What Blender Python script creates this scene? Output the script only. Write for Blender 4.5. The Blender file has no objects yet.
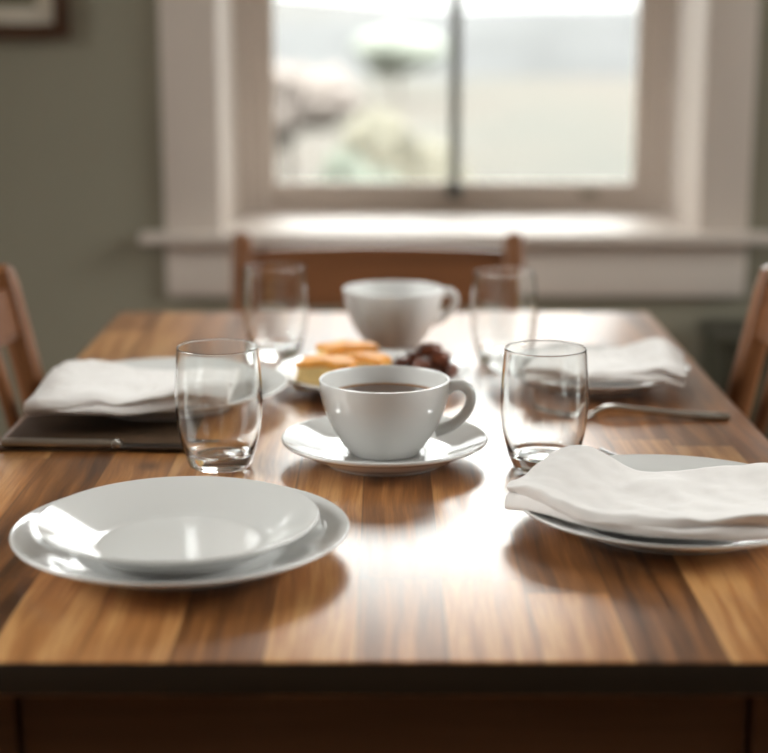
import bpy, bmesh, math, random
from mathutils import Vector, Matrix, noise
random.seed(7)
S = bpy.context.scene
C = S.collection
PI = math.pi
TOP = 0.75            # height of the table top

# ------------------------------------------------------------------ helpers
def smooth(me, ang=40):
    for p in me.polygons: p.use_smooth = True
    try: me.set_sharp_from_angle(angle=math.radians(ang))
    except Exception: pass

def obj(name, bm, mat=None, parent=None, loc=(0, 0, 0), rot=(0, 0, 0), ang=40, flat=False):
    me = bpy.data.meshes.new(name)
    bmesh.ops.recalc_face_normals(bm, faces=bm.faces)
    bm.to_mesh(me); bm.free()
    if not flat: smooth(me, ang)
    if mat is not None: me.materials.append(mat)
    o = bpy.data.objects.new(name, me); C.objects.link(o)
    o.location = loc; o.rotation_euler = rot
    if parent is not None: o.parent = parent
    return o

def tag(o, label=None, cat=None, group=None, kind=None):
    if label: o['label'] = label
    if cat: o['category'] = cat
    if group: o['group'] = group
    if kind: o['kind'] = kind
    return o

def thing(name, label, cat, loc=(0, 0, 0), rotz=0, group=None, kind=None):
    o = bpy.data.objects.new(name, None); C.objects.link(o)
    o.empty_display_size = .05
    o.location = loc; o.rotation_euler = (0, 0, rotz)
    return tag(o, label, cat, group, kind)

def copy_tree(o, parent=None):
    c = o.copy(); C.objects.link(c)
    if parent is not None: c.parent = parent
    for ch in list(o.children): copy_tree(ch, c)
    return c

def box(bm, x0, x1, y0, y1, z0, z1, bev=0, seg=2, M=None):
    r = bmesh.ops.create_cube(bm, size=1)
    vs = r['verts']
    for v in vs:
        v.co = Vector(((x0 + x1) / 2 + v.co.x * (x1 - x0), (y0 + y1) / 2 + v.co.y * (y1 - y0), (z0 + z1) / 2 + v.co.z * (z1 - z0)))
    if bev:
        es = list({e for v in vs for e in v.link_edges})
        q = bmesh.ops.bevel(bm, geom=es, offset=bev, segments=seg, profile=.5, affect='EDGES')
        vs = list({v for v in q['verts']} | {v for f in q['faces'] for v in f.verts})
    if M is not None:
        bmesh.ops.transform(bm, matrix=M, verts=vs)
    return vs

def boxobj(name, d, mat, parent=None, bev=.003, loc=(0, 0, 0), rot=(0, 0, 0)):
    bm = bmesh.new(); box(bm, *d, bev=bev)
    return obj(name, bm, mat, parent, loc, rot)

def spline(pts, n=5):
    out = []
    P = [Vector(p) for p in pts]
    for i in range(len(P) - 1):
        p0 = P[max(i - 1, 0)]; p1 = P[i]; p2 = P[i + 1]; p3 = P[min(i + 2, len(P) - 1)]
        for k in range(n):
            t = k / n
            out.append(.5 * ((2 * p1) + (p2 - p0) * t + (2 * p0 - 5 * p1 + 4 * p2 - p3) * t * t + (3 * p1 - p0 - 3 * p2 + p3) * t ** 3))
    out.append(P[-1])
    return out

def lathe(profile, n=96, bm=None):
    bm = bm or bmesh.new()
    rings = []
    for (r, z) in profile:
        if r < 1e-6: rings.append([bm.verts.new((0, 0, z))])
        else: rings.append([bm.verts.new((r * math.cos(2 * PI * k / n), r * math.sin(2 * PI * k / n), z)) for k in range(n)])
    for a, b in zip(rings[:-1], rings[1:]):
        for k in range(n):
            j = (k + 1) % n
            if len(a) == 1 and len(b) == 1: continue
            if len(a) == 1: bm.faces.new((a[0], b[j], b[k]))
            elif len(b) == 1: bm.faces.new((a[k], a[j], b[0]))
            else: bm.faces.new((a[k], a[j], b[j], b[k]))
    return bm

def sweep(bm, path, dims, up=(0, 0, 1), n=14, power=2.6, cap=True):
    """superellipse section of half sizes (side, up) along a path"""
    P = [Vector(p) for p in path]; up = Vector(up)
    rings = []
    for i, p in enumerate(P):
        t = (P[min(i + 1, len(P) - 1)] - P[max(i - 1, 0)]).normalized()
        s = t.cross(up).normalized(); u = s.cross(t).normalized()
        w, h = dims[i] if isinstance(dims, list) else dims
        ring = []
        for k in range(n):
            a = 2 * PI * k / n; c, d = math.cos(a), math.sin(a)
            x = math.copysign(abs(c) ** (2 / power), c) * w; y = math.copysign(abs(d) ** (2 / power), d) * h
            ring.append(bm.verts.new(p + s * x + u * y))
        rings.append(ring)
    for a, b in zip(rings[:-1], rings[1:]):
        for k in range(n):
            j = (k + 1) % n
            bm.faces.new((a[k], a[j], b[j], b[k]))
    if cap:
        bm.faces.new(rings[0][::-1]); bm.faces.new(rings[-1])
    return bm

# ------------------------------------------------------------------ materials
class NT:
    def __init__(s, name):
        s.m = bpy.data.materials.new(name); s.m.use_nodes = True
        s.t = s.m.node_tree; s.b = s.t.nodes['Principled BSDF']; s.out = s.t.nodes['Material Output']
    def n(s, typ, **kw):
        nd = s.t.nodes.new(typ)
        for k, v in kw.items():
            if k.startswith('_'): setattr(nd, k[1:], v)
            else:
                key = int(k[1:]) if k[0] == 'i' and k[1:].isdigit() else k.replace('_', ' ')
                if hasattr(v, 'is_linked') or isinstance(v, bpy.types.NodeSocket): s.t.links.new(v, nd.inputs[key])
                else: nd.inputs[key].default_value = v
        return nd
    def math(s, op, a, b=0.0, c=None):
        nd = s.t.nodes.new('ShaderNodeMath'); nd.operation = op
        for i, v in enumerate((a, b) if c is None else (a, b, c)):
            if isinstance(v, bpy.types.NodeSocket): s.t.links.new(v, nd.inputs[i])
            else: nd.inputs[i].default_value = v
        return nd.outputs[0]
    def ramp(s, fac, stops):
        nd = s.t.nodes.new('ShaderNodeValToRGB')
        el = nd.color_ramp.elements
        while len(el) < len(stops): el.new(.5)
        for e, (p, c) in zip(el, stops): e.position = p; e.color = (*c, 1)
        s.t.links.new(fac, nd.inputs[0]); return nd.outputs[0]
    def mix(s, fac, a, b, mode='MIX'):
        nd = s.t.nodes.new('ShaderNodeMix'); nd.data_type = 'RGBA'; nd.blend_type = mode
        for k, v in ((0, fac), (6, a), (7, b)):
            if isinstance(v, bpy.types.NodeSocket): s.t.links.new(v, nd.inputs[k])
            else: nd.inputs[k].default_value = v if k == 0 else (*v, 1)
        return nd.outputs[2]
    def link(s, a, key): s.t.links.new(a, s.b.inputs[key])
    def set(s, **kw):
        for k, v in kw.items():
            s.b.inputs[k.replace('_', ' ')].default_value = (*v, 1) if isinstance(v, tuple) and len(v) == 3 else v
        return s
    def coords(s, scale=(1, 1, 1)):
        tc = s.t.nodes.new('ShaderNodeTexCoord'); mp = s.t.nodes.new('ShaderNodeMapping')
        mp.inputs['Scale'].default_value = scale
        s.t.links.new(tc.outputs['Object'], mp.inputs[0]); return mp.outputs[0]
    def noise(s, vec, scale, detail=3, rough=.55):
        nd = s.n('ShaderNodeTexNoise', Scale=scale, Detail=detail, Roughness=rough)
        s.t.links.new(vec, nd.inputs['Vector']); return nd.outputs[0]
    def bump(s, h, strength=.2, dist=.001):
        nd = s.n('ShaderNodeBump', Strength=strength, Distance=dist)
        s.t.links.new(h, nd.inputs['Height']); s.t.links.new(nd.outputs[0], s.b.inputs['Normal'])

def plain(name, col, rough=.5, var=.06, scale=6, spec=.5, bump=0, bscale=80, metal=0):
    t = NT(name).set(Roughness=rough, Specular_IOR_Level=spec, Metallic=metal)
    v = t.coords()
    f = t.noise(v, scale)
    lo = tuple(c * (1 - var) for c in col); hi = tuple(min(1, c * (1 + var)) for c in col)
    t.link(t.ramp(f, [(.3, lo), (.7, hi)]), 'Base Color')
    if bump: t.bump(t.noise(v, bscale, 4), bump, .001)
    return t.m

def wood_simple(name, dark, light, axis=2, rough=.35, spec=.5):
    t = NT(name).set(Roughness=rough, Specular_IOR_Level=spec)
    sc = [38, 38, 38]; sc[axis] = 2.2
    v = t.coords(tuple(sc))
    f = t.noise(v, 1.0, 5, .6)
    t.link(t.ramp(f, [(.25, dark), (.5, tuple((a + b) / 2 for a, b in zip(dark, light))), (.78, light)]), 'Base Color')
    t.bump(f, .12, .001)
    return t.m

def table_wood(name):
    t = NT(name).set(Specular_IOR_Level=.85, Coat_Weight=.45, Coat_Roughness=.30)
    tc = t.n('ShaderNodeTexCoord'); sp = t.n('ShaderNodeSeparateXYZ'); t.t.links.new(tc.outputs['Object'], sp.inputs[0])
    x, y, z = sp.outputs
    sx = t.math('MULTIPLY_ADD', x, 1 / .058, 129.3); bi = t.math('FLOOR', sx); fx = t.math('FRACT', sx)
    wn = t.n('ShaderNodeTexWhiteNoise', _noise_dimensions='1D'); t.t.links.new(bi, wn.inputs['W'])
    sy = t.math('ADD', t.math('MULTIPLY', y, 1 / .62), t.math('MULTIPLY', wn.outputs[0], 7.0))
    si = t.math('FLOOR', sy); fy = t.math('FRACT', sy)
    cb = t.n('ShaderNodeCombineXYZ'); t.t.links.new(bi, cb.inputs[0]); t.t.links.new(si, cb.inputs[1])
    w2 = t.n('ShaderNodeTexWhiteNoise', _noise_dimensions='2D'); t.t.links.new(cb.outputs[0], w2.inputs['Vector'])
    tone = w2.outputs[0]
    # grain: long streaks along the boards, offset per stave
    gv = t.n('ShaderNodeCombineXYZ')
    off = t.math('MULTIPLY', tone, 37.0)
    warp = t.n('ShaderNodeTexNoise', Scale=3.5, Detail=2.0); t.t.links.new(tc.outputs['Object'], warp.inputs['Vector'])
    wx = t.math('MULTIPLY_ADD', warp.outputs[0], .035, x)
    t.t.links.new(t.math('MULTIPLY_ADD', wx, 75.0, off), gv.inputs[0])
    t.t.links.new(t.math('MULTIPLY_ADD', y, 3.2, off), gv.inputs[1]); t.t.links.new(z, gv.inputs[2])
    g = t.noise(gv.outputs[0], 1.0, 6, .62)
    gv2 = t.n('ShaderNodeCombineXYZ')
    t.t.links.new(t.math('MULTIPLY', wx, 420.0), gv2.inputs[0]); t.t.links.new(t.math('MULTIPLY', y, 14.0), gv2.inputs[1]); t.t.links.new(off, gv2.inputs[2])
    g2 = t.noise(gv2.outputs[0], 1.0, 3, .6)
    val = t.math('ADD', t.math('MULTIPLY', tone, .36), t.math('ADD', t.math('MULTIPLY', g, .85), t.math('MULTIPLY', g2, .36)))
    col = t.ramp(val, [(.51, WOOD[0]), (.72, WOOD[1]), (.89, WOOD[2]), (1.0, WOOD[3])])
    # knots
    vo = t.n('ShaderNodeTexVoronoi', Scale=1.0, Randomness=1.0)
    kv = t.n('ShaderNodeCombineXYZ'); t.t.links.new(t.math('MULTIPLY', wx, 11.0), kv.inputs[0]); t.t.links.new(t.math('MULTIPLY', y, 7.0), kv.inputs[1])
    t.t.links.new(kv.outputs[0], vo.inputs['Vector'])
    kd = vo.outputs['Distance']
    kn = t.n('ShaderNodeMapRange'); t.t.links.new(kd, kn.inputs[0])
    for k, v in ((1, .03), (2, .14), (3, 1.0), (4, 0.0)): kn.inputs[k].default_value = v
    gate = t.math('GREATER_THAN', t.n('ShaderNodeSeparateColor', i0=vo.outputs['Color']).outputs[0], .8)
    col = t.mix(t.math('MULTIPLY', t.math('MULTIPLY', kn.outputs[0], gate), .8), col, (.045, .018, .007))
    # seams
    ed = t.math('MINIMUM', fx, t.math('SUBTRACT', 1.0, fx))
    seam = t.math('LESS_THAN', ed, .012)
    seam2 = t.math('LESS_THAN', fy, .0025)
    sm = t.math('MAXIMUM', seam, seam2)
    col = t.mix(t.math('MULTIPLY', sm, .55), col, (.06, .025, .01))
    t.link(col, 'Base Color')
    t.link(t.math('MULTIPLY_ADD', g, .16, WOODROUGH), 'Roughness')
    t.bump(t.math('SUBTRACT', t.math('MULTIPLY_ADD', g, .35, t.math('MULTIPLY', g2, .35)), t.math('MULTIPLY', sm, .0)), .13, .0006)
    return t.m

def linen(name, col):
    t = NT(name).set(Roughness=.9, Specular_IOR_Level=.15, Sheen_Weight=.25, Sheen_Roughness=.5)
    v = t.coords()
    f = t.noise(v, 45, 4)
    t.link(t.ramp(f, [(.3, tuple(c * .94 for c in col)), (.7, col)]), 'Base Color')
    wv = t.n('ShaderNodeTexWave', Scale=480.0, Distortion=1.5, Detail=1.0); t.t.links.new(v, wv.inputs['Vector'])
    wv2 = t.n('ShaderNodeTexWave', Scale=480.0, Distortion=1.5, Detail=1.0, _bands_direction='Y'); t.t.links.new(v, wv2.inputs['Vector'])
    t.bump(t.math('ADD', t.math('ADD', wv.outputs[1], wv2.outputs[1]), t.math('MULTIPLY', t.noise(v, 70, 3), 3.0)), .25, .0006)
    return t.m

def pane_mat(name):
    t = NT(name)
    tr = t.n('ShaderNodeBsdfTransparent', Color=(.97, .985, .975, 1)); gl = t.n('ShaderNodeBsdfGlossy', Roughness=.02)
    fr = t.n('ShaderNodeFresnel', IOR=1.45)
    mx = t.t.nodes.new('ShaderNodeMixShader')
    t.t.links.new(fr.outputs[0], mx.inputs[0]); t.t.links.new(tr.outputs[0], mx.inputs[1]); t.t.links.new(gl.outputs[0], mx.inputs[2])
    t.t.links.new(mx.outputs[0], t.out.inputs[0])
    return t.m

WOOD = [(.065, .022, .006), (.235, .088, .022), (.43, .18, .054), (.58, .30, .11)]
WOODROUGH = .24
M_TABLE = table_wood('oiled_plank_wood')
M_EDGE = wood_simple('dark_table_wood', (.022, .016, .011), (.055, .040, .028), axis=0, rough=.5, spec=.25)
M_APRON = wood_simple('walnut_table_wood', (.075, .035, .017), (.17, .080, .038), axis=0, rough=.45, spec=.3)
M_CHAIR = wood_simple('chestnut_chair_wood', (.11, .042, .016), (.28, .115, .045), axis=2, rough=.36, spec=.35)
M_CHAIRH = wood_simple('chestnut_chair_rail_wood', (.10, .038, .015), (.25, .10, .040), axis=0, rough=.4, spec=.3)
M_PORC = plain('white_porcelain', (.74, .735, .72), .09, .01, 3, spec=.75)
M_LINEN = linen('white_linen', (.84, .80, .775))
M_WALL = plain('sage_grey_wall_paint', (.30, .28, .215), .75, .04, 2, spec=.25, bump=.08, bscale=240)
M_TRIM = plain('off_white_trim_paint', (.70, .62, .555), .5, .02, 4, spec=.35)
M_PLASTER = plain('warm_white_plaster', (.74, .64, .52), .85, .03, 2, spec=.15)
M_CEIL = plain('white_ceiling_paint', (.78, .76, .72), .9, .02, 2, spec=.1)
M_FLOOR = wood_simple('brown_floor_boards', (.16, .085, .045), (.30, .17, .09), axis=1, rough=.45)
M_STEEL = plain('brushed_steel', (.62, .60, .57), .22, .03, 30, metal=1)
M_DARKSTEEL = plain('dark_steel', (.16, .155, .15), .3, .05, 30, metal=1)
M_LATCH = plain('blackened_iron', (.035, .04, .036), .45, .1, 40)
M_MULL = plain('window_bar_backlit_shade', (.22, .24, .22), .5, .03, 8)  # backlit darkness of the bar put into its base colour
M_MAT = plain('dark_brown_placemat', (.095, .058, .034), .5, .12, 60, spec=.35, bump=.3, bscale=400)
M_COFFEE = plain('black_coffee', (.085, .038, .016), .12, .1, 6, spec=.5)
cf = NT('coffee_with_crema').set(Roughness=.1)
cv = cf.n('ShaderNodeVectorMath', _operation='MULTIPLY', i0=cf.coords(), i1=(1, 1, 0)); cl = cf.n('ShaderNodeVectorMath', _operation='LENGTH', i0=cv.outputs[0])
cf.link(cf.ramp(cf.math('ADD', cl.outputs[1], cf.math('MULTIPLY', cf.noise(cf.coords(), 60), .004)), [(.046, (.085, .038, .016)), (.0525, (.16, .072, .026)), (.0548, (.36, .19, .085))]), 'Base Color')
M_COFFEE = cf.m
M_CRUMB = plain('pale_cake_crumb', (.74, .53, .23), .8, .12, 70, spec=.2, bump=.5, bscale=260)
M_GLAZE = plain('orange_glaze', (.88, .36, .07), .55, .25, 45, spec=.25, bump=.3, bscale=120)
M_DATE = plain('dark_brown_date_skin', (.11, .028, .011), .32, .85, 55, spec=.45, bump=.6, bscale=140)
M_PANE = pane_mat('window_glass')
gt = NT('clear_glass').set(Roughness=0.0, IOR=1.46, Transmission_Weight=1.0); gt.b.inputs['Base Color'].default_value = (.985, .995, .99, 1)
M_GLASS = gt.m

# ------------------------------------------------------------------ room
XL, XR, YB, YW, HC = -2.3, 2.5, -2.4, 3.1, 2.75
WX0, WX1, WZ0, WZ1 = -.324, .626, .735, 2.25     # window opening in the far wall
YS = 3.46                                         # plane of the sash
def struct(name, d, mat, parent=None, bev=0):
    o = boxobj(name, d, mat, parent, bev)
    if parent is None: o['kind'] = 'structure'
    return o
def wall_with_hole(name, d, hole, axis, mat):
    """slab d with a rectangular hole (a0,a1,z0,z1) along x (axis 0) or y (axis 1)"""
    x0, x1, y0, y1, z0, z1 = d; a0, a1, h0, h1 = hole
    bm = bmesh.new()
    if axis == 0:
        for q in ((x0, a0, y0, y1, z0, z1), (a1, x1, y0, y1, z0, z1), (a0, a1, y0, y1, z0, h0), (a0, a1, y0, y1, h1, z1)): box(bm, *q)
    else:
        for q in ((x0, x1, y0, a0, z0, z1), (x0, x1, a1, y1, z0, z1), (x0, x1, a0, a1, z0, h0), (x0, x1, a0, a1, h1, z1)): box(bm, *q)
    o = obj(name, bm, mat, flat=True); o['kind'] = 'structure'; return o
wall_with_hole('wall_far', (XL - .3, XR + .3, YW, YW + .42, 0, HC), (WX0 - .012, WX1 + .012, WZ0 - .03, WZ1), 0, M_WALL)
LW = (.3, 2.3, .8, 2.66)  # left opening, added out of view to let in fill light
wall_with_hole('wall_left', (XL - .3, XL, YB - .2, YW, 0, HC), LW, 1, M_PLASTER)
RW = (.2, 2.5, .8, 2.66)  # right opening, likewise added for fill light
wall_with_hole('wall_right', (XR, XR + .3, YB - .2, YW, 0, HC), RW, 1, M_PLASTER)
struct('wall_rear', (XL, XR, YB - .2, YB, 0, HC), M_PLASTER)
struct('floor', (XL - .3, XR + .3, YB - .2, YW + .42, -.06, 0), M_FLOOR)
struct('ceiling', (XL - .3, XR + .3, YB - .2, YW + .42, HC, HC + .1), M_CEIL)
struct('baseboard_far', (XL, XR, YW - .018, YW, 0, .14), M_TRIM, bev=.004)

w = thing('window_1', None, None, (0, 0, 0), kind='structure')
CW = .112   # casing width
def casing_bm(x0, x1, z0, z1):
    bm = bmesh.new(); box(bm, x0, x1, YW - .024, YW, z0, z1, bev=.004)
    return bm
obj('casing', casing_bm(WX0 - CW, WX0, WZ0, WZ1), M_TRIM, w)
obj('casing', casing_bm(WX1, WX1 + CW - .012, WZ0, WZ1), M_TRIM, w)
obj('casing', casing_bm(WX0 - CW - .02, WX1 + CW + .01, WZ1, WZ1 + .14), M_TRIM, w)
# reveals (jambs) of the deep recess with their stops
bm = bmesh.new(); box(bm, WX0 - .012, WX0, YW, YS + .06, WZ0, WZ1); obj('jamb', bm, M_TRIM, w)
bm = bmesh.new(); box(bm, WX1, WX1 + .012, YW, YS + .06, WZ0, WZ1); obj('jamb', bm, M_TRIM, w)
bm = bmesh.new(); box(bm, WX0, WX1, YW, YS + .06, WZ1 - .012, WZ1); obj('jamb', bm, M_TRIM, w)
bm = bmesh.new()
box(bm, WX0 - CW - .048, WX1 + CW + .035, 3.045, YW, WZ0 - .012, WZ0 + .008, bev=.004)
box(bm, WX0, WX1, YW - .002, YS + .06, WZ0 - .012, WZ0 + .008)
obj('window_sill', bm, M_TRIM, w)
bm = bmesh.new(); box(bm, WX0 - CW, WX1 + CW - .012, YW - .022, YW, WZ0 - .122, WZ0 - .012, bev=.004); obj('sill_apron', bm, M_TRIM, w)
# sash: stiles, bottom and top rail, with an inner bead
bm = bmesh.new()
GX0, GX1, GZ0, GZ1 = -.252, .566, .795, 2.18
for (o_, y0, y1) in ((0, YS, YS + .045), (-.010, YS + .012, YS + .035)):
    a0, a1, c0, c1 = GX0 - o_, GX1 + o_, GZ0 - o_, GZ1 + o_
    if o_ == 0: xa, xb, za, zb = WX0, WX1, WZ0 + .008, WZ1 - .012
    else: xa, xb, za, zb = GX0, GX1, GZ0, GZ1
    box(bm, xa, a0, y0, y1, za, zb, bev=.002); box(bm, a1, xb, y0, y1, za, zb, bev=.002)
    box(bm, a0, a1, y0, y1, za, c0, bev=.002); box(bm, a0, a1, y0, y1, c1, zb, bev=.002)
box(bm, WX0, WX0 + .022, YS - .03, YS, WZ0 + .008, WZ1 - .012, bev=.003)
box(bm, WX1 - .022, WX1, YS - .03, YS, WZ0 + .008, WZ1 - .012, bev=.003)
obj('window_sash', bm, M_TRIM, w)
bm = bmesh.new(); box(bm, .1575 - .0115, .1575 + .0115, YS + .008, YS + .04, GZ0, GZ1, bev=.003); tag(obj('window_bar', bm, M_MULL, w), 'thin vertical window bar, backlit shade in its grey colour')
bm = bmesh.new(); box(bm, GX0, .147, YS + .021, YS + .025, GZ0, GZ1); obj('glass_pane', bm, M_PANE, w)
bm = bmesh.new(); box(bm, .168, GX1, YS + .021, YS + .025, GZ0, GZ1); obj('glass_pane', bm, M_PANE, w)
bm = bmesh.new(); box(bm, .143, .172, YS - .02, YS + .004, .772, .797, bev=.005); box(bm, .152, .163, YS - .034, YS - .015, .776, .789, bev=.003)
tag(obj('window_latch', bm, M_LATCH, w), 'small dark iron latch')
bm = bmesh.new(); box(bm, .437, .477, YS - .008, YS + .002, .776, .790, bev=.003); tag(obj('sash_lift', bm, plain('aged_brass', (.30, .27, .20), .4, .1, 40), w), 'small dull metal sash lift')

def fill_window(name, xw, hole, sgn):  # unseen window added to brighten the room from the side
    r = thing(name, None, None, (xw, 0, 0), kind='structure')
    a0, a1, z0, z1 = hole
    bm = bmesh.new()
    xa, xb = sorted((sgn * .10, sgn * .15))
    for q in ((a0, a0 + .06, z0, z1), (a1 - .06, a1, z0, z1), (a0, a1, z0, z0 + .06), (a0, a1, z1 - .06, z1), ((a0 + a1) / 2 - .025, (a0 + a1) / 2 + .025, z0, z1)):
        box(bm, xa, xb, q[0], q[1], q[2], q[3], bev=.003)
    obj('fill_window_frame', bm, M_TRIM, r)
    for (p, q) in ((a0 + .06, (a0 + a1) / 2 - .025), ((a0 + a1) / 2 + .025, a1 - .06)):
        bm = bmesh.new(); box(bm, sgn * .125 - .002, sgn * .125 + .002, p, q, z0 + .06, z1 - .06); obj('glass_pane', bm, M_PANE, r)
fill_window('fill_window_left', XL, LW, -1)
fill_window('fill_window_right', XR, RW, 1)

# ------------------------------------------------------------------ table
tb = thing('dining_table', 'long plank-topped wooden dining table with a dark front apron, set for a meal', 'table', (0, 1.517, 0))
TX, TY = .369, .618
bm = bmesh.new(); box(bm, -TX, TX, -TY, TY, TOP - .0235, TOP, bev=.0022, seg=3)
o = obj('tabletop', bm, M_TABLE, tb)
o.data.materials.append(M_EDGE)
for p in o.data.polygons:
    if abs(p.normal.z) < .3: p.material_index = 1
AZ0, AZ1 = TOP - .1235, TOP - .0235
for (sx, sy) in ((-1, -1), (1, -1), (-1, 1), (1, 1)):
    bm = bmesh.new()
    x0, x1 = sorted((sx * .2355, sx * .3255)); y0, y1 = sorted((sy * (TY - .018), sy * (TY - .108)))
    box(bm, x0, x1, y0, y1, 0, AZ1, bev=.003)
    for v in bm.verts:                                   # taper below the apron
        if v.co.z < .1:
            v.co.x = sx * .2805 + (v.co.x - sx * .2805) * .62; v.co.y = sy * (TY - .063) + (v.co.y - sy * (TY - .063)) * .62
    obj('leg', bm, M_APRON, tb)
for sy in (-1, 1):
    bm = bmesh.new(); y0, y1 = sorted((sy * (TY - .024), sy * (TY - .046)))
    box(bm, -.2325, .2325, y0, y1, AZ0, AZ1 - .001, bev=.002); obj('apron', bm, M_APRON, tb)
for sx in (-1, 1):
    bm = bmesh.new(); x0, x1 = sorted((sx * .3165, sx * .2945))
    box(bm, x0, x1, -TY + .1085, TY - .1085, AZ0, AZ1 - .001, bev=.002); obj('apron', bm, M_APRON, tb)

# ------------------------------------------------------------------ chairs
def chair(label, loc, rotz, hw=.205, ptop=.868, r0=.787, r1=.842):
    """faces local +y; back posts at y=0 (at seat height) leaning to -y"""
    t = thing('dining_chair', label, 'chair', loc, rotz, 'wooden chairs around the table')
    lean = math.tan(math.radians(12))
    def bp(z): return -(z - .46) * lean if z > .46 else (.46 - z) * -.10
    bm = bmesh.new()
    vs = box(bm, -hw - .02, hw + .02, -.005, .335, .435, .462, bev=.008, seg=3)
    for v in bm.verts:
        v.co.x *= .95 if v.co.y < .1 else .87
        r = math.hypot(v.co.x / .2, (v.co.y - .18) / .17)
        if v.co.z > .455: v.co.z -= .004 * max(0, 1 - r)
    obj('seat', bm, M_CHAIRH, t)
    for s in (-1, 1):
        zs = [0, .2, .40, .46, .55, .65, .75, ptop - .028, ptop - .006, ptop]
        bm = bmesh.new()
        sweep(bm, [(s * hw, bp(z), z) for z in zs], [(.014, .013), (.017, .017), (.018, .018), (.018, .018), (.018, .017), (.0175, .016), (.017, .015), (.017, .015), (.0145, .013), (.007, .006)], up=(0, 1, 0), n=16, power=3)
        obj('back_post', bm, M_CHAIR, t)
        bm = bmesh.new()
        sweep(bm, [(s * .185, .30, 0), (s * .187, .30, .25), (s * .188, .30, .436)], [(.012, .012), (.016, .016), (.019, .019)], up=(0, 1, 0), n=16, power=3.5)
        obj('leg', bm, M_CHAIR, t)
    # crest rail, slightly bowed
    def rail(z0, z1, th, bow, name, crown=0):
        bm = bmesh.new(); N = 16; ring = []
        for k in range(N + 1):
            x = -hw + 2 * hw * k / N; q = 1 - (x / hw) ** 2
            r = []
            for (z, d) in ((z0, -1), (z1, -1), (z1, 1), (z0, 1)):
                zz = z + (crown * q if z == z1 else 0)
                r.append(bm.verts.new((x, bp(zz) - bow * q + d * th, zz)))
            ring.append(r)
        for a, b in zip(ring[:-1], ring[1:]):
            for i in range(4): bm.faces.new((a[i], a[(i + 1) % 4], b[(i + 1) % 4], b[i]))
        bm.faces.new(ring[0]); bm.faces.new(ring[-1][::-1])
        bmesh.ops.bevel(bm, geom=[e for e in bm.edges if abs(e.verts[0].co.x - e.verts[1].co.x) > .005], offset=.004, segments=2, affect='EDGES')
        obj(name, bm, M_CHAIRH, t)
    rail(r0, r1, .009, .014, 'crest_rail', .006)
    rail(.535, .565, .009, .008, 'lower_rail')
    for k in range(4):
        x = -.123 + .082 * k
        bm = bmesh.new(); q = 1 - (x / hw) ** 2
        zs = (.56, .62, .68, r0 + .005)
        sweep(bm, [(x, bp(z) - (.008 + .006 * (z - .56) / .17) * q, z) for z in zs], (.013, .006), up=(0, 1, 0), n=12, power=4)
        obj('slat', bm, M_CHAIR, t)
    for s in (-1, 1):
        bm = bmesh.new(); sweep(bm, [(s * .196, -.012, .25), (s * .188, .30, .25)], (.009, .011), n=12, power=3); obj('stretcher', bm, M_CHAIR, t)
    return t
chair('reddish brown wooden chair at the far end of the table, under the window', (-.010, 2.385, 0), PI, hw=.216, ptop=.822, r0=.705, r1=.792)
chair('brown wooden slat-back chair on the left side of the table', (-.358, 1.575, 0), -PI / 2)
chair('dark brown wooden chair on the right side of the table', (.366, 1.575, 0), PI / 2)

# ------------------------------------------------------------------ crockery
def plate_profile(R, h):
    t = .0042
    lower = [(0, .0022), (.50 * R, .0022), (.56 * R, .0018), (.575 * R, .0), (.605 * R, .0), (.625 * R, .0028), (.70 * R, .25 * h), (.85 * R, .60 * h), (.97 * R, h - t), (R - .0008, h - t * .55)]
    lip = [(R, h - t * .25), (R - .0008, h)]
    upper = [(.975 * R, h - .0008), (.86 * R, .60 * h + t * .95), (.74 * R, .36 * h + t * .8), (.665 * R, .0085), (.61 * R, .0062), (.54 * R, .0052), (.3 * R, .005), (0, .005)]
    P = spline([(r, z, 0) for r, z in lower + lip + upper], 4)
    return [(max(0, p.x) if 0 < i < len(P) - 1 else 0, p.y) for i, p in enumerate(P)]
def plate(name, R, h, label, cat, loc, group=None):
    o = obj(name, lathe(plate_profile(R, h), 128), M_PORC, None, loc, ang=80)
    return tag(o, label, cat, group)
EPS = .0004
big = plate('dinner_plate', .1245, .0235, 'large empty white dinner plate underneath the smaller plate, front left', 'plate', (-.1500, 1.098, TOP + EPS), 'white dinner plates at the four places')
plate('salad_plate', .1035, .0262, 'smaller empty white plate stacked on top of the large front left plate', 'plate', (-.1515, 1.099, TOP + EPS + .0054))
for loc, lab in (((.2265, 1.174, TOP + EPS), 'white dinner plate under the folded napkin, front right corner of the table'),
                 ((-.225, 1.575, TOP + .0022 + EPS), 'white dinner plate under the folded napkin, on the dark placemat'),
                 ((.226, 1.676, TOP + EPS), 'white dinner plate under the folded napkin beside the fork, back right')):
    c = big.copy(); C.objects.link(c); c.location = loc; c['label'] = lab
    if loc[1] > 1.6: c.scale = (.885, .885, .95)

def saucer_profile(R, h):
    t = .004
    lower = [(0, .003), (.50 * R, .003), (.545 * R, 0), (.585 * R, 0), (.61 * R, .0028), (.74 * R, .34 * h), (.88 * R, .66 * h), (.98 * R, h - t), (R, h - t * .4)]
    upper = [(R - .0012, h), (.95 * R, h - .0014), (.80 * R, .60 * h + t * .6), (.62 * R, .36 * h + t * .5), (.48 * R, .0088), (.40 * R, .0086), (.375 * R, .0080), (0, .0080)]
    P = spline([(r, z, 0) for r, z in lower + upper], 4)
    return [(max(0, p.x) if 0 < i < len(P) - 1 else 0, p.y) for i, p in enumerate(P)]
tag(obj('saucer', lathe(saucer_profile(.0935, .0232), 128), M_PORC, None, (.0006, 1.3625, TOP + EPS), ang=80), 'round white saucer under the cup of black coffee', 'saucer')

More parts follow.
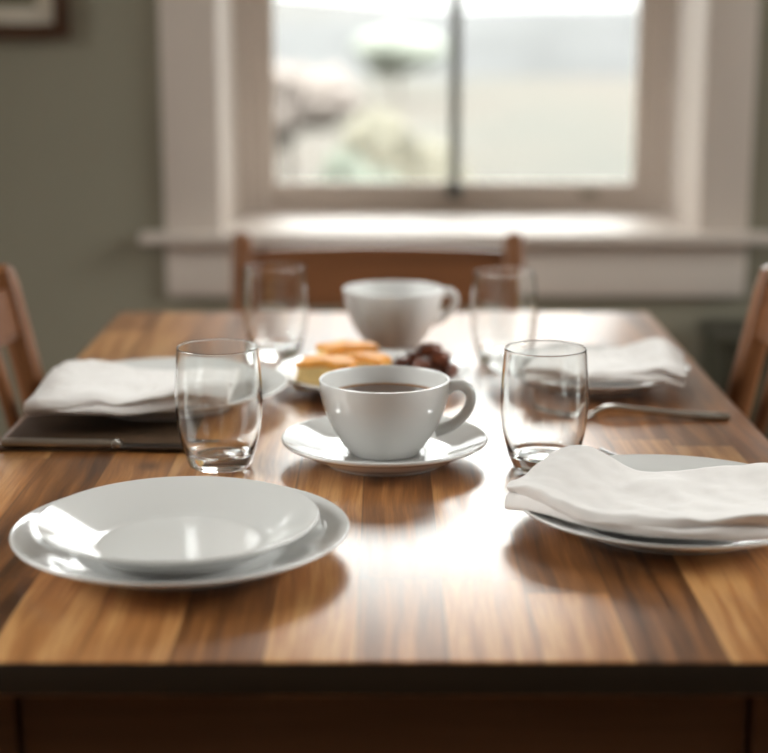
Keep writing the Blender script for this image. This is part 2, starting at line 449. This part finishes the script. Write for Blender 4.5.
def cup(label, loc, rotz, coffee, group, hk=1.0):
    t = thing('coffee_cup', label, 'cup', loc, rotz, group)
    R, h, th = .0592, .0675, .0031
    out = [(0, .0022), (.028, .0022), (.0300, .0), (.0322, .0002), (.0336, .0022), (.0392, .0098), (.0470, .0225), (.0534, .0375), (.0574, .0525), (R - .0003, h - .0016), (R - .0006, h - .0003)]
    inn = [(R - .0016, h), (R - .0028, h - .0012), (.0545, .0530), (.0504, .0385), (.0440, .0235), (.0360, .0120), (.0270, .0068), (.012, .0056), (0, .0056)]
    P = spline([(r, z, 0) for r, z in out + inn], 4)
    obj('cup_bowl', lathe([(max(0, p.x) if 0 < i < len(P) - 1 else 0, p.y) for i, p in enumerate(P)], 112), M_PORC, t, ang=80)
    path = spline([(.0560 + (x - .0560) * hk, 0, .059 + (z - .059) * hk) for x, z in ((.0552, .0585), (.0610, .0625), (.0690, .0630), (.0760, .0580), (.0776, .0490), (.0738, .0385), (.0660, .0300), (.0570, .0240), (.0460, .0205))], 6)
    n = len(path); dims = []
    for i in range(n):
        k = i / (n - 1); dims.append((.0046 + .0016 * abs(2 * k - 1) ** 2, .0034 + .0012 * abs(2 * k - 1) ** 3))
    bm = sweep(bmesh.new(), path, dims, up=(0, 1, 0), n=18, power=2.3)
    # up is the side axis here: swap widths
    obj('handle', bm, M_PORC, t, ang=70)
    if coffee:
        z = h - .0166
        r = .0532
        P = [(0, z), (r * .9, z), (r - .0012, z + .0002), (r - .0002, z + .0010)]
        # fill below the surface follows the inside of the bowl
        low = [(.0495, .0385), (.0425, .0235), (.034, .0125), (.0, .0075)]
        tag(obj('coffee', lathe(P + low, 96), M_COFFEE, t, ang=60), 'black coffee')
    return t
cup('white cup filled with black coffee, standing on a saucer', (.0006, 1.3625, TOP + EPS + .0086), math.radians(-6), True, None)
cup('white cup at the back of the table, behind the plate of cake and dates', (.0115, 1.902, TOP + EPS), math.radians(4), False, None, hk=.82).scale = (1.05, 1.05, 1.05)

# ------------------------------------------------------------------ tumblers
def tumbler_mesh():
    out = [(0, .0012), (.016, .0010), (.0245, .0), (.0272, .0010), (.0288, .004), (.0325, .016), (.0368, .034), (.0388, .052), (.0390, .066), (.0382, .083), (.0370, .098), (.0362, .1065), (.0361, .1082)]
    inn = [(.0355, .1090), (.03495, .1083), (.0350, .1060), (.0357, .098), (.0369, .083), (.0376, .066), (.0373, .052), (.0351, .034), (.0302, .018), (.0265, .0128), (.018, .0108), (.008, .0112), (0, .0118)]
    P = spline([(r, z, 0) for r, z in out + inn], 5)
    return lathe([(max(0, p.x) if 0 < i < len(P) - 1 else 0, p.y) for i, p in enumerate(P)], 96)
g0 = tag(obj('drinking_glass', tumbler_mesh(), M_GLASS, None, (-.1476, 1.3465, TOP + EPS), ang=80), 'clear empty tumbler left of the coffee cup, in front of the left napkin', 'glass', 'clear tumblers on the table')
for loc, lab in (((.1425, 1.340, TOP + EPS), 'clear empty tumbler right of the coffee cup, beside the front right napkin'),
                 ((-.1300, 1.832, TOP + EPS), 'clear tumbler at the back left, beside the pale back cup and before the far chair'),
                 ((.1405, 1.790, TOP + EPS), 'clear tumbler at the back right, between the back cup and the back right napkin')):
    c = g0.copy(); C.objects.link(c); c.location = loc; c['label'] = lab

# ------------------------------------------------------------------ napkins
def smst(a, b, x):
    t = min(1, max(0, (x - a) / (b - a))); return t * t * (3 - 2 * t)
def napkin(label, FL, FR, BL, BR, base, nl=4, pitch=.0042, puff=1.0, bulge=.0, bumps=(), seed=0, droopL=0, droopR=0, wr=.0012, stag=.004, edge=None, backdip=0, dipu=.5):
    """folded cloth: a serpentine stack of layers over the quad FL FR BL BR. base(x, y) = height of what it lies on."""
    FL, FR, BL, BR = map(Vector, (FL, FR, BL, BR))
    NU = 72
    # serpentine in (v, layer height)
    prof = []            # (v, zl, layer)
    NV = 26
    for l in range(nl):
        vs = [i / NV for i in range(NV + 1)]
        if l % 2 == 0: vs = vs[::-1]            # layer 0 runs from back to front
        for i, v in enumerate(vs):
            prof.append((v, float(l)))
        if l < nl - 1:
            front = (l % 2 == 0)
            for a in (-.5, -.25, 0, .25, .5):
                ang = a * PI * .8
                d = math.cos(ang) * .5
                prof.append(((-d * 1.0 if front else 1 + d * .6), l + .5 + .5 * math.sin(ang) / math.sin(.4 * PI)))
    bm = bmesh.new(); grid = []
    vdepth = ((BL - FL).length + (BR - FR).length) / 2
    for i in range(NU + 1):
        u = i / NU; row = []
        for (v, zl) in prof:
            over = 0
            if v < 0: over = v; vv = 0
            elif v > 1: over = v - 1; vv = 1
            else: vv = v
            # upper layers reach slightly differently at the ends
            lay = zl / max(1, nl - 1)
            uu = u + (lay - .5) * stag * (1 if u > .5 else -1) * 2 * abs(u - .5) * 2
            F = FL.lerp(FR, uu); B = BL.lerp(BR, uu)
            p = F.lerp(B, vv)
            d = (F - B).normalized()
            p = p + d * (bulge * math.sin(PI * min(1, max(0, u))) * (1 - vv) + (-over) * pitch * 1.5 * (1 if over < 0 else 1))
            p = p + d * .004 * math.sin(u * 7.3 + zl * 1.7 + seed) * (1 - vv)
            p = p - d * backdip * math.exp(-((u - dipu) / .24) ** 2) * vv * -1.0
            z = base(p.x, p.y)
            fz = 1 + puff * (1 - smst(0, .35, vv))           # folds stand thicker than the middle
            zf = int(zl) // 2 * 1.08 + (zl - int(zl) // 2 * 2) * (1 if zl - int(zl) // 2 * 2 <= 1 else 0) + (1 + .08 * (zl - int(zl) // 2 * 2 - 1) if zl - int(zl) // 2 * 2 > 1 else 0)
            z += zf * pitch * fz * (.95 + .12 * math.sin(5 * u + seed)) + .0012
            z -= droopL * (1 - smst(0, .22, u)) ** 1.5 + droopR * (1 - smst(0, .2, 1 - u)) ** 1.5
            top = .25 + .75 * lay
            for (bu, bv, su, sv, hgt) in bumps:
                z += hgt * top * math.exp(-((u - bu) / su) ** 2 - ((vv - bv) / sv) ** 2)
            n3 = noise.noise(Vector((p.x * 28 + seed * 3.1, p.y * 22, zl * .6))) * wr * 1.6 + noise.noise(Vector((p.x * 75 + p.y * 40 + seed, p.y * 60 - p.x * 30, zl * .9))) * wr * .6
            z += n3 * top
            row.append(bm.verts.new((p.x, p.y, z)))
        grid.append(row)
    for a, b in zip(grid[:-1], grid[1:]):
        for k in range(len(prof) - 1):
            bm.faces.new((a[k], a[k + 1], b[k + 1], b[k]))
    o = obj('napkin', bm, M_LINEN, None, ang=180)
    cx = sum(((FL, FR, BL, BR)[i] for i in range(4)), Vector((0, 0))) / 4
    for v in o.data.vertices: v.co.x -= cx.x; v.co.y -= cx.y; v.co.z -= TOP + .005
    o.location = (cx.x, cx.y, TOP + .005)
    so = o.modifiers.new('cloth', 'SOLIDIFY'); so.thickness = .0019; so.offset = 0
    sb = o.modifiers.new('soft', 'SUBSURF'); sb.levels = 1; sb.render_levels = 1
    return tag(o, label, 'napkin', 'folded white linen napkins')

def drape(cx, cy, z0, R=.126, h=.0215, sag=.006):
    """height of a cloth lying over a plate: on the rim, sagging a little in the well"""
    def f(x, y):
        r = math.hypot(x - cx, y - cy)
        rim = z0 + h + .0012
        if r < R: return rim - sag * (1 - smst(.35 * R, .95 * R, r))
        return rim - .25 * (r - R)
    return f
napkin('creased white linen napkin folded on the front right plate', (.096, 1.162), (.279, 1.064), (.146, 1.282), (.352, 1.238),
       drape(.2265, 1.174, TOP, R=.1245, h=.0235, sag=.009), nl=4, pitch=.0032, puff=1.5, bulge=.040, stag=.001, backdip=.028, dipu=.45, seed=1.3,
       bumps=((.12, .75, .16, .4, .008), (.30, .25, .18, .35, -.004), (.80, .30, .16, .25, .004), (.52, .75, .10, .3, .003)), droopL=.004, wr=.0030)
napkin('white linen napkin folded on the left plate over the dark placemat', (-.347, 1.458), (-.150, 1.462), (-.345, 1.640), (-.150, 1.615),
       drape(-.225, 1.575, TOP + .0022, R=.1245, h=.0235, sag=.006), nl=4, pitch=.0028, puff=1.4, bulge=.016, seed=4.1,
       bumps=((.10, .55, .16, .6, .005), (.50, .08, .10, .35, -.004), (.85, .2, .16, .4, .010)), wr=.0027)
napkin('white linen napkin draped over the back right plate, hanging past its rim', (.145, 1.590), (.318, 1.596), (.175, 1.730), (.345, 1.760),
       drape(.226, 1.676, TOP, R=.1102, h=.0223, sag=.006), nl=4, pitch=.0030, puff=1.2, bulge=.016, seed=7.7,
       bumps=((.85, .65, .16, .4, .010), (.45, .1, .14, .4, -.004), (.15, .5, .15, .5, .004)), droopR=.006, wr=.0027)

# ------------------------------------------------------------------ cutlery, placemat
bm = bmesh.new(); box(bm, -.362, -.183, 1.394, 1.64, 0, .0018, bev=.0006)
tag(obj('placemat', bm, M_MAT, None, (0, 0, TOP + .0003)), 'dark brown rectangular placemat under the left plate and the knife', 'placemat')

t = thing('table_fork', 'silver fork lying in front of the back right napkin', 'fork', (.150, 1.5222, TOP), math.radians(-1.2))
path = spline([(.058, 0, .0035), (.064, 0, .0062), (.072, 0, .0105), (.080, 0, .0118), (.095, 0, .0108), (.120, 0, .0082), (.150, 0, .0052), (.180, 0, .0034), (.1945, 0, .0030), (.198, 0, .0028)], 4)
dm = []
for p in path:
    x = p.x; k = (x - .058) / .14
    wdt = .0056 if x < .062 else (.0042 if x < .085 else .0042 + .0056 * smst(.085, .19, x))
    if x > .194: wdt *= .8
    dm.append((wdt, .0030 if x < .19 else .0026))
bm = sweep(bmesh.new(), path, dm, n=16, power=2.6); obj('handle', bm, M_STEEL, t, ang=60)
bm = bmesh.new()
sweep(bm, spline([(.060, 0, .0042), (.052, 0, .0026), (.042, 0, .0022), (.034, 0, .0030)], 3), [(.0050 + .0062 * min(1, i / 3), .0011) for i in range(10)], n=14, power=3)
for k in range(4):
    y = -.0093 + .0062 * k
    sweep(bm, spline([(.036, y, .0028), (.024, y, .0044), (.010, y, .0080), (.0, y * .96, .0112)], 3), [(.0016 - .0008 * i / 9, .0010) for i in range(10)], n=10, power=2.5)
obj('tines', bm, M_STEEL, t, ang=60)

t = thing('table_knife', 'silver table knife lying on the front edge of the dark placemat', 'knife', (-.357, 1.4035, TOP + .0022), math.radians(-3.2))
bm = sweep(bmesh.new(), spline([(0, 0, .0042), (.004, 0, .0042), (.03, 0, .0042), (.07, 0, .0042), (.1, 0, .0042), (.104, 0, .0042)], 3), [(.0042, .0026)] + [(.0064, .0038)] * 3 + [(.0062, .0038)] * 4 + [(.0056, .0036)] * 4 + [(.0050, .0034)] * 4, n=16, power=2.8)
obj('handle', bm, plain('satin_silver', (.50, .46, .41), .32, .05, 30, metal=1), t, ang=60)
bm = sweep(bmesh.new(), [(.104, 0, .0042), (.106, 0, .0043), (.110, 0, .0041), (.113, 0, .0036)], [(.0056, .0042), (.0062, .0042), (.0060, .0034), (.0054, .0018)], n=16, power=2.6)
tag(obj('bolster', bm, M_STEEL, t, ang=60), 'shiny bolster between handle and blade')
bm = bmesh.new()
top = [(.112, .0048), (.150, .0062), (.185, .0064), (.200, .0040), (.206, .0)]; bot = [(.206, .0), (.202, -.0062), (.190, -.0092), (.150, -.0096), (.118, -.0086), (.112, -.0050)]
out = [(p.x, p.y) for p in spline([(a, b, 0) for a, b in top], 4)] + [(p.x, p.y) for p in spline([(a, b, 0) for a, b in bot], 4)][1:]
vs = [bm.verts.new((x, y, .0026)) for x, y in out]; f = bm.faces.new(vs)
e = bmesh.ops.extrude_face_region(bm, geom=[f]); bmesh.ops.translate(bm, verts=[v for v in e['geom'] if isinstance(v, bmesh.types.BMVert)], vec=(0, 0, .0012))
tag(obj('blade', bm, M_DARKSTEEL, t, ang=30), 'flat dark-reflecting blade')

t = thing('teaspoon', 'thin dark cutlery handle peeping out behind the front right napkin', 'spoon', (.2012, 1.3935, TOP), math.radians(-68))
bm = sweep(bmesh.new(), spline([(0, 0, .0030), (.006, 0, .0030), (.03, 0, .0034), (.06, 0, .0036), (.074, 0, .0026)], 4), [(.0014, .0010)] + [(.0023, .0013)] * 6 + [(.0018, .0013)] * 10, n=12, power=2.5)
obj('handle', bm, M_DARKSTEEL, t, ang=60)
bm = bmesh.new()
bmesh.ops.create_uvsphere(bm, u_segments=24, v_segments=12, radius=1)
for v in bm.verts: v.co = Vector((.086 + v.co.x * .014, v.co.y * .0095, .0042 + (v.co.z * .0036 if v.co.z < 0 else -.0022 * math.sqrt(max(0, 1 - v.co.x ** 2 - v.co.y ** 2)))))
obj('spoon_bowl', bm, M_DARKSTEEL, t, ang=80)

# ------------------------------------------------------------------ sweet plate
SX, SY = -.0127, 1.6724
plate('serving_plate', .1075, .0185, 'white serving plate of cake pieces and dates behind the coffee cup', 'plate', (SX, SY, TOP + EPS))
def cake(label, x, y, L, W, H, rz, z=0, seed=0, wedge=0.0):
    t = thing('cake_slice', label, 'cake', (x, y, TOP + EPS + .0055 + z), rz, 'glazed cake pieces on the serving plate')
    for part in ('crumb', 'glaze'):
        bm = bmesh.new()
        if part == 'crumb': box(bm, -L / 2, L / 2, -W / 2, W / 2, 0, H, bev=.006, seg=4)
        else: box(bm, -L / 2 - .0007, L / 2 + .0007, -W / 2 - .0007, W / 2 + .0007, H * .80, H + .0022, bev=.0038, seg=3)
        bmesh.ops.subdivide_edges(bm, edges=[e for e in bm.edges if e.calc_length() > .01], cuts=3, use_grid_fill=True)
        for v in bm.verts:
            k = 1 - wedge * (v.co.x / L + .5); v.co.y *= k
            a = noise.noise(v.co * 90 + Vector((seed, 0, 0)))
            v.co += Vector((noise.noise(v.co * 60 + Vector((3, seed, 0))), noise.noise(v.co * 60 + Vector((0, 8, seed))), 0)) * .0035
            if v.co.z > .004: v.co.z += a * .0035 - .20 * H * (v.co.x / L) ** 2 * 2
        tag(obj(part, bm, M_CRUMB if part == 'crumb' else M_GLAZE, t, ang=60), 'orange glazed top' if part == 'glaze' else 'pale yellow cut crumb')
    return t
cake('front glazed cake piece at the left of the serving plate, showing its pale cut side', -.061, 1.632, .060, .046, .0315, math.radians(-14), seed=1, wedge=.25)
cake('glazed cake piece at the back of the serving plate, behind the other two', -.040, 1.706, .062, .042, .034, math.radians(20), seed=5, wedge=.3)
cake('glazed cake piece in the middle of the serving plate, beside the dates', -.016, 1.664, .050, .036, .0290, math.radians(-38), seed=9, wedge=.35)

def date_mesh(seed):
    bm = bmesh.new(); bmesh.ops.create_icosphere(bm, subdivisions=4, radius=1)
    for v in bm.verts:
        d = v.co.copy()
        k = 1 + .22 * noise.noise(Vector((d.x * 1.6, d.y * 3, d.z * 3)) + Vector((seed, 0, 0))) - .30 * abs(noise.noise(Vector((d.x * 1.5, d.y * 5, d.z * 5 + seed))))
        v.co = Vector((d.x * .0155, d.y * .0098 * k, d.z * .0086 * k))
    return bm
D = [(.014, 1.648, 0, 40, 0), (.008, 1.690, 0, -70, 0), (.020, 1.664, 1, 80, 0), (.030, 1.640, 0, 20, 0), (.052, 1.648, 0, -35, 0), (.071, 1.664, 0, 60, 0), (.022, 1.668, 0, -10, 0), (.046, 1.676, 0, 30, 0), (.068, 1.690, 0, -20, 0), (.036, 1.700, 0, 70, 0), (.058, 1.712, 0, 10, 0),
     (.040, 1.656, 1, -55, 0), (.060, 1.670, 1, 25, 0), (.034, 1.684, 1, 5, 0), (.054, 1.694, 1, -40, 0), (.050, 1.677, 2, 15, 0)]
DL = {15: 'glossy dark brown date on the very top of the pile'}
d0 = None
for i, (x, y, lv, rz, _) in enumerate(D):
    if i < 4:
        o = obj('date', date_mesh(i * 3.7), M_DATE, ang=80)
        if i == 0: d0 = []
        d0.append(o)
    else:
        o = d0[i % 4].copy(); C.objects.link(o)
    o.location = (x, y, TOP + EPS + .0148 + lv * .0118 + (.003 if math.hypot(x - SX, y - SY) > .07 else 0)); o.rotation_euler = (random.uniform(-.4, .4), random.uniform(-.25, .25), math.radians(rz))
    tag(o, DL.get(i, 'glossy dark brown date in the upper layer of the pile, just below its topmost one' if lv == 1 else 'glossy dark brown date at the bottom of the pile on the serving plate'), 'date', 'dates on the serving plate')

# ------------------------------------------------------------------ on and by the far wall
t = thing('picture_frame', 'brown framed picture with a cream mat on the wall left of the window', 'picture', (-.83, YW, 1.36))
PW, PH, FB = .218, .2385, .027
bm = bmesh.new()
for q in ((-PW, -PW + FB, -PH, PH), (PW - FB, PW, -PH, PH), (-PW + FB, PW - FB, -PH, -PH + FB), (-PW + FB, PW - FB, PH - FB, PH)):
    box(bm, q[0], q[1], -.026, 0, q[2], q[3], bev=.004)
obj('frame', bm, wood_simple('dark_frame_wood', (.05, .022, .012), (.10, .045, .022), axis=0), t)
bm = bmesh.new(); box(bm, -PW + FB, PW - FB, -.012, -.008, -PH + FB, PH - FB)
tag(obj('mat_board', bm, plain('cream_card', (.62, .56, .46), .8, .02, 5), t), 'cream mat')
pm = NT('muted_landscape_print').set(Roughness=.6)
v = pm.coords((3, 3, 9)); pm.link(pm.ramp(pm.noise(v, 1.6, 4), [(.3, (.10, .085, .05)), (.5, (.17, .15, .09)), (.7, (.27, .24, .16))]), 'Base Color')
bm = bmesh.new(); box(bm, -PW + FB + .034, PW - FB - .034, -.0135, -.0118, -PH + FB + .034, PH - FB - .034)
tag(obj('print', bm, pm.m, t), 'muted olive print')

t = thing('low_cabinet', 'low dark green cabinet against the wall, behind the right chair', 'cabinet', (.892, 2.98, 0))
M_CAB = plain('dark_green_cabinet_paint', (.045, .043, .028), .5, .08, 8)
M_CABD = plain('green_cabinet_panel_paint', (.075, .072, .045), .5, .08, 8)
bm = bmesh.new(); box(bm, -.25, .25, -.10, .095, .05, .548, bev=.004); obj('body', bm, M_CAB, t)
bm = bmesh.new(); box(bm, -.262, .262, -.112, .098, .548, .568, bev=.004); obj('top', bm, M_CAB, t)
for (a, b) in ((-.232, -.004), (.004, .232)):
    bm = bmesh.new(); box(bm, a, b, -.114, -.10, .08, .530, bev=.003); d = obj('door', bm, M_CAB, t)
    bm = bmesh.new(); box(bm, a + .035, b - .035, -.118, -.113, .115, .495, bev=.002); obj('door_panel', bm, M_CABD, d)
    bm = bmesh.new(); bmesh.ops.create_uvsphere(bm, u_segments=16, v_segments=8, radius=.009, matrix=Matrix.Translation((b - .018 if a < 0 else a + .018, -.120, .36))); obj('knob', bm, M_LATCH, d)
for sx in (-1, 1):
    for sy in (-1, 1):
        bm = bmesh.new(); x0, x1 = sorted((sx * .245, sx * .21)); y0, y1 = sorted((sy * .09, sy * .06)); box(bm, x0, x1, y0, y1, 0, .05, bev=.002); obj('foot', bm, M_CAB, t)

# ------------------------------------------------------------------ garden outside
GZ = -.55
def ground_mat():
    t = NT('pale_dry_lawn').set(Roughness=.95, Specular_IOR_Level=.1)
    v = t.coords((.11, .06, 1)); v2 = t.coords((6, 6, 6))
    c = t.ramp(t.noise(v, 1.6, 3), [(.3, (.050, .050, .044)), (.5, (.060, .054, .045)), (.7, (.062, .052, .046))])
    c = t.mix(.2, c, t.ramp(t.noise(v2, 2, 4), [(.3, (.04, .044, .034)), (.7, (.075, .07, .06))]))
    t.link(c, 'Base Color'); return t.m
bm = bmesh.new(); box(bm, -60, 60, 3.6, 130, GZ - .2, GZ)
g = obj('ground', bm, ground_mat()); g['kind'] = 'structure'
def hill(name, y, w, h, x, col, seed):
    bm = bmesh.new(); N, M = 48, 10; rows = []
    for j in range(M + 1):
        q = j / M; r = []
        for i in range(N + 1):
            a = i / N
            hz = h * math.sin(PI * a) ** .7 * math.sin(PI * q) ** .8 * (1 + .35 * noise.noise(Vector((a * 5, q * 2, seed))))
            r.append(bm.verts.new((x + (a - .5) * w, y + q * 26, GZ - .05 + hz)))
        rows.append(r)
    for a, b in zip(rows[:-1], rows[1:]):
        for i in range(N): bm.faces.new((a[i], a[i + 1], b[i + 1], b[i]))
    o = obj(name, bm, plain(name + '_grass', col, .95, .12, .25, spec=.1)); o['kind'] = 'structure'
hill('hill', 62, 75, 3.0, 18, (.066, .067, .067), 2.0)
hill('hill', 78, 110, 4.0, -20, (.074, .073, .070), 5.0)
def shrub(name, label, cat, x, y, h, wd, col, seed, trunk=0):
    t = thing(name, label, cat, (x, y, GZ), group='shrubs and trees in the garden')
    if trunk:
        bm = sweep(bmesh.new(), [(0, 0, -.02), (.02, 0, trunk * .5), (0, .02, trunk + h * .3)], [(.07, .07), (.05, .05), (.03, .03)], up=(0, 1, 0)); obj('trunk', bm, plain('bark', (.10, .085, .07), .9, .2, 20), t)
    bm = bmesh.new(); rnd = random.Random(seed)
    for k in range(7):
        c = Vector((rnd.uniform(-.32, .32) * wd, rnd.uniform(-.3, .3) * wd, trunk + h * rnd.uniform(.3, .72)))
        r = wd * rnd.uniform(.24, .36)
        q = bmesh.ops.create_icosphere(bm, subdivisions=4, radius=1)
        for v in q['verts']:
            d = v.co.copy(); s = 1 + .28 * noise.noise(d * 3 + Vector((seed, k, 0))) + .22 * noise.noise(d * 9 + Vector((k, seed, 0)))
            v.co = c + Vector((d.x * r * s, d.y * r * s, max(trunk * .9 - c.z + .02, d.z * r * s * h / wd)))
    obj('foliage', bm, plain('leaf_' + name, col, .8, .35, 14, spec=.2, bump=1, bscale=30), t, ang=80)
    return t
shrub('shrub', 'soft green shrub seen through the left window pane', 'shrub', -.10, 8.2, 1.05, .60, (.095, .106, .086), 3)
shrub('shrub', 'yellow green bush beside the central window bar, seen through the left pane', 'shrub', .22, 11.5, 1.15, 1.0, (.112, .105, .080), 8)
shrub('tree', 'blurred pinkish tree at the left edge of the view through the window', 'tree', -1.05, 17.0, 1.0, 1.7, (.135, .116, .104), 12, .45)
shrub('tree', 'blurred green tree at the top of the left window pane, close to the bar', 'tree', .30, 40.0, 1.2, 1.9, (.20, .215, .185), 17, .6)

# ------------------------------------------------------------------ light, sky
W = bpy.data.worlds.new('sky'); S.world = W; W.use_nodes = True
nt = W.node_tree; bg = nt.nodes['Background']
tc = nt.nodes.new('ShaderNodeTexCoord'); sp = nt.nodes.new('ShaderNodeSeparateXYZ'); nt.links.new(tc.outputs['Generated'], sp.inputs[0])
rp = nt.nodes.new('ShaderNodeValToRGB')
el = rp.color_ramp.elements
for k, (p, c) in enumerate(((0.0, .25), (.10, .34), (.18, .38), (.26, .35), (.31, .42), (.39, 2.1), (.52, 1.3))):
    q = el[k] if k < 2 else el.new(p)
    q.position = p; q.color = (c, c * .995, c * .985, 1)
nt.links.new(sp.outputs[2], rp.inputs[0]); nt.links.new(rp.outputs[0], bg.inputs[0])
bg.inputs[1].default_value = SKY = 6.0
def portal(name, loc, rot, sx, sy):
    L = bpy.data.lights.new(name, 'AREA'); L.shape = 'RECTANGLE'; L.size = sx; L.size_y = sy
    L.cycles.is_portal = True
    o = bpy.data.objects.new(name, L); C.objects.link(o); o.location = loc; o.rotation_euler = rot
portal('far_window_daylight', ((GX0 + GX1) / 2, YS + .07, (GZ0 + GZ1) / 2), (-PI / 2, 0, 0), GX1 - GX0 + .04, GZ1 - GZ0 + .04)
portal('left_fill_daylight', (XL - .2, (LW[0] + LW[1]) / 2, (LW[2] + LW[3]) / 2), (0, -PI / 2, 0), LW[3] - LW[2], LW[1] - LW[0])  # portal of the added left fill window
portal('right_fill_daylight', (XR + .2, (RW[0] + RW[1]) / 2, (RW[2] + RW[3]) / 2), (0, PI / 2, 0), RW[3] - RW[2], RW[1] - RW[0])  # portal of the added right fill window

# ------------------------------------------------------------------ camera, view
cd = bpy.data.cameras.new('camera'); cam = bpy.data.objects.new('camera', cd); C.objects.link(cam)
cd.sensor_width = 36; cd.lens = 1550 / 768 * 36
cam.location = (0, 0, 1.13); cam.rotation_euler = (PI / 2 - math.atan(343 / 1550), 0, 0)
cd.clip_start = .05; cd.clip_end = 500
cd.dof.use_dof = True; cd.dof.focus_distance = 1.275; cd.dof.aperture_fstop = 3.0
S.camera = cam
vs = S.view_settings; vs.view_transform = 'Standard'; vs.look = 'None'; vs.gamma = 1; vs.use_curve_mapping = False
vs.exposure = .68
S.cycles.use_denoising = True
S.cycles.max_bounces = 14; S.cycles.transmission_bounces = 12; S.cycles.transparent_max_bounces = 12; S.cycles.diffuse_bounces = 5
S.cycles.sample_clamp_indirect = 12
